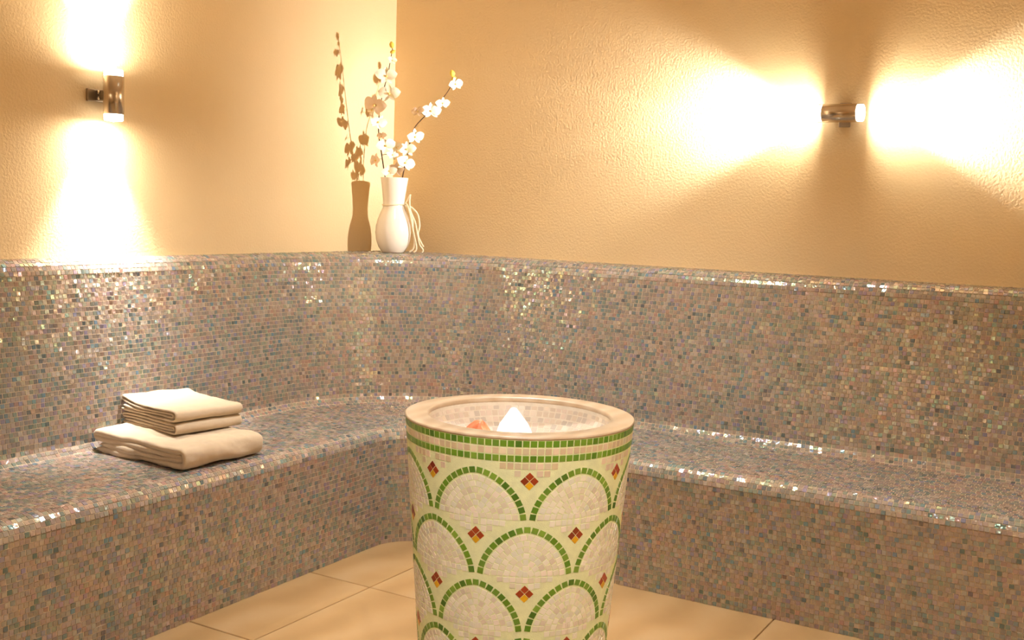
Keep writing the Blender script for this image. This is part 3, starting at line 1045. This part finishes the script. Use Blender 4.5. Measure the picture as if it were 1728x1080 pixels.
def branch(name, label, stem_px, flowers, buds, seed, t0):
    rr = random.Random(seed)
    root = empty(name, (VX, VY, VZ))
    tag(root, label, 'flower branch', 'orchid branches in the vase')
    def at(px, py, t=0.0):
        k_ = (4.9 - t) / 4.9
        return vloc((px - 663) * PXM * k_, (424 - py) * PXM * k_ + t * 0.062, t)
    tl_y, tl_t = [-p[1] for p in stem_px], [p[2] for p in stem_px]
    pts = spline([at(*p) for p in stem_px], 6)
    rad = np.linspace(0.0034, 0.0016, len(pts))
    link('stem', tube('stem', pts, list(rad), 7), M['twig'], root)
    for (px, py, size, tone, yaw, pit) in flowers:
        p = at(px, py, float(np.interp(-py, tl_y, tl_t)) + t0 + rr.uniform(-0.012, 0.02))
        near = min(pts, key=lambda q: np.linalg.norm(q - p))
        s_ = size * PXM / 2.0 * 1.22
        face = (hf * math.cos(yaw) * math.cos(pit) + hr * math.sin(yaw) * math.cos(pit) + np.array([0, 0, math.sin(pit)]))
        z_ = Vector(face).normalized()
        x_ = Vector((0, 0, 1)).cross(z_).normalized()
        y_ = z_.cross(x_)
        R_ = Matrix((x_, y_, z_)).transposed().to_4x4()
        spin = rr.uniform(-0.3, 0.3)
        fl_ = link('flower', lip, None, root, Matrix.Translation(p) @ R_ @ Matrix.Rotation(spin, 4, 'Z') @ Matrix.Scale(s_, 4))
        big, sep = PET[tone]
        for ang, me_, k_ in ((90, sep, 0.95), (10, big, 1.05), (170, big, 1.05), (-50, sep, 0.9), (230, sep, 0.9)):
            link('petal', me_, None, fl_, Matrix.Rotation(math.radians(ang + rr.uniform(-8, 8)), 4, 'Z') @ Matrix.Rotation(math.radians(rr.uniform(-14, 8)), 4, 'Y') @ Matrix.Scale(k_, 4))
        d_ = np.array(p) - near
        if np.linalg.norm(d_) > 0.004:
            q = np.array(p) - np.array(z_) * 0.004
            link('flower_stalk', tube('flower_stalk', [near, (near + q) / 2 + np.array([0, 0, 0.004]), q], [0.0014, 0.0012, 0.0010], 6), M['twig'], root)
    for (px, py, size, ang) in buds:
        p = at(px, py, float(np.interp(-py, tl_y, tl_t)) + 0.004)
        link('bud', budm, None, root, Matrix.Translation(p) @ Matrix.Rotation(ang, 4, Vector(hf)) @ Matrix.Scale(size * PXM, 4))
    return root
branch('orchid_branch', 'nearly upright orchid twig with cream blossoms rising against the wall corner',
       [(666, 400, 0.0), (655, 330, 0.0), (648, 300, 0.01), (642, 262, 0.03), (637, 225, 0.055), (639, 190, 0.08), (645, 160, 0.105), (653, 132, 0.13), (659, 104, 0.155), (662, 88, 0.17)],
       [(651, 134, 30, 'white', 0.3, 0.2), (657, 162, 30, 'white', -0.1, 0.0), (633, 181, 36, 'pink', -0.5, -0.2), (637, 208, 26, 'white', 0.6, -0.5), (650, 248, 28, 'white', 0.2, 0.3),
        (634, 272, 24, 'pink', -0.7, 0.1), (655, 288, 22, 'white', 0.3, -0.3), (628, 190, 20, 'white', -1.0, 0.3), (644, 232, 16, 'pink', -0.4, 0.5), (660, 262, 18, 'white', 0.5, 0.2), (662, 108, 14, 'white', 0.4, 0.4)],
       [(662, 88, 11, 0.2), (658, 95, 9, -1.2)], 3, 0.018)
branch('orchid_branch', 'arching orchid twig with cream blossoms leaning out over the round bowl',
       [(661, 400, 0.0), (672, 330, 0.0), (676, 300, 0.0), (682, 270, 0.01), (688, 240, 0.01), (695, 215, 0.01), (715, 192, 0.01), (738, 168, 0.01), (752, 148, 0.01), (757, 130, 0.01)],
       [(761, 142, 22, 'white', 0.5, 0.1), (741, 173, 20, 'white', 0.4, -0.3), (722, 187, 28, 'white', 0.2, -0.1), (702, 189, 20, 'pink', -0.5, 0.4), (696, 230, 26, 'white', 0.5, -0.3),
        (684, 252, 26, 'white', 0.1, 0.2), (681, 274, 28, 'white', 0.4, 0.0), (668, 285, 24, 'pink', -0.3, -0.2), (668, 250, 22, 'white', -0.5, 0.3)],
       [(757, 130, 12, 0.25), (754, 136, 10, -0.9), (760, 126, 9, 0.9)], 8, 0.02)
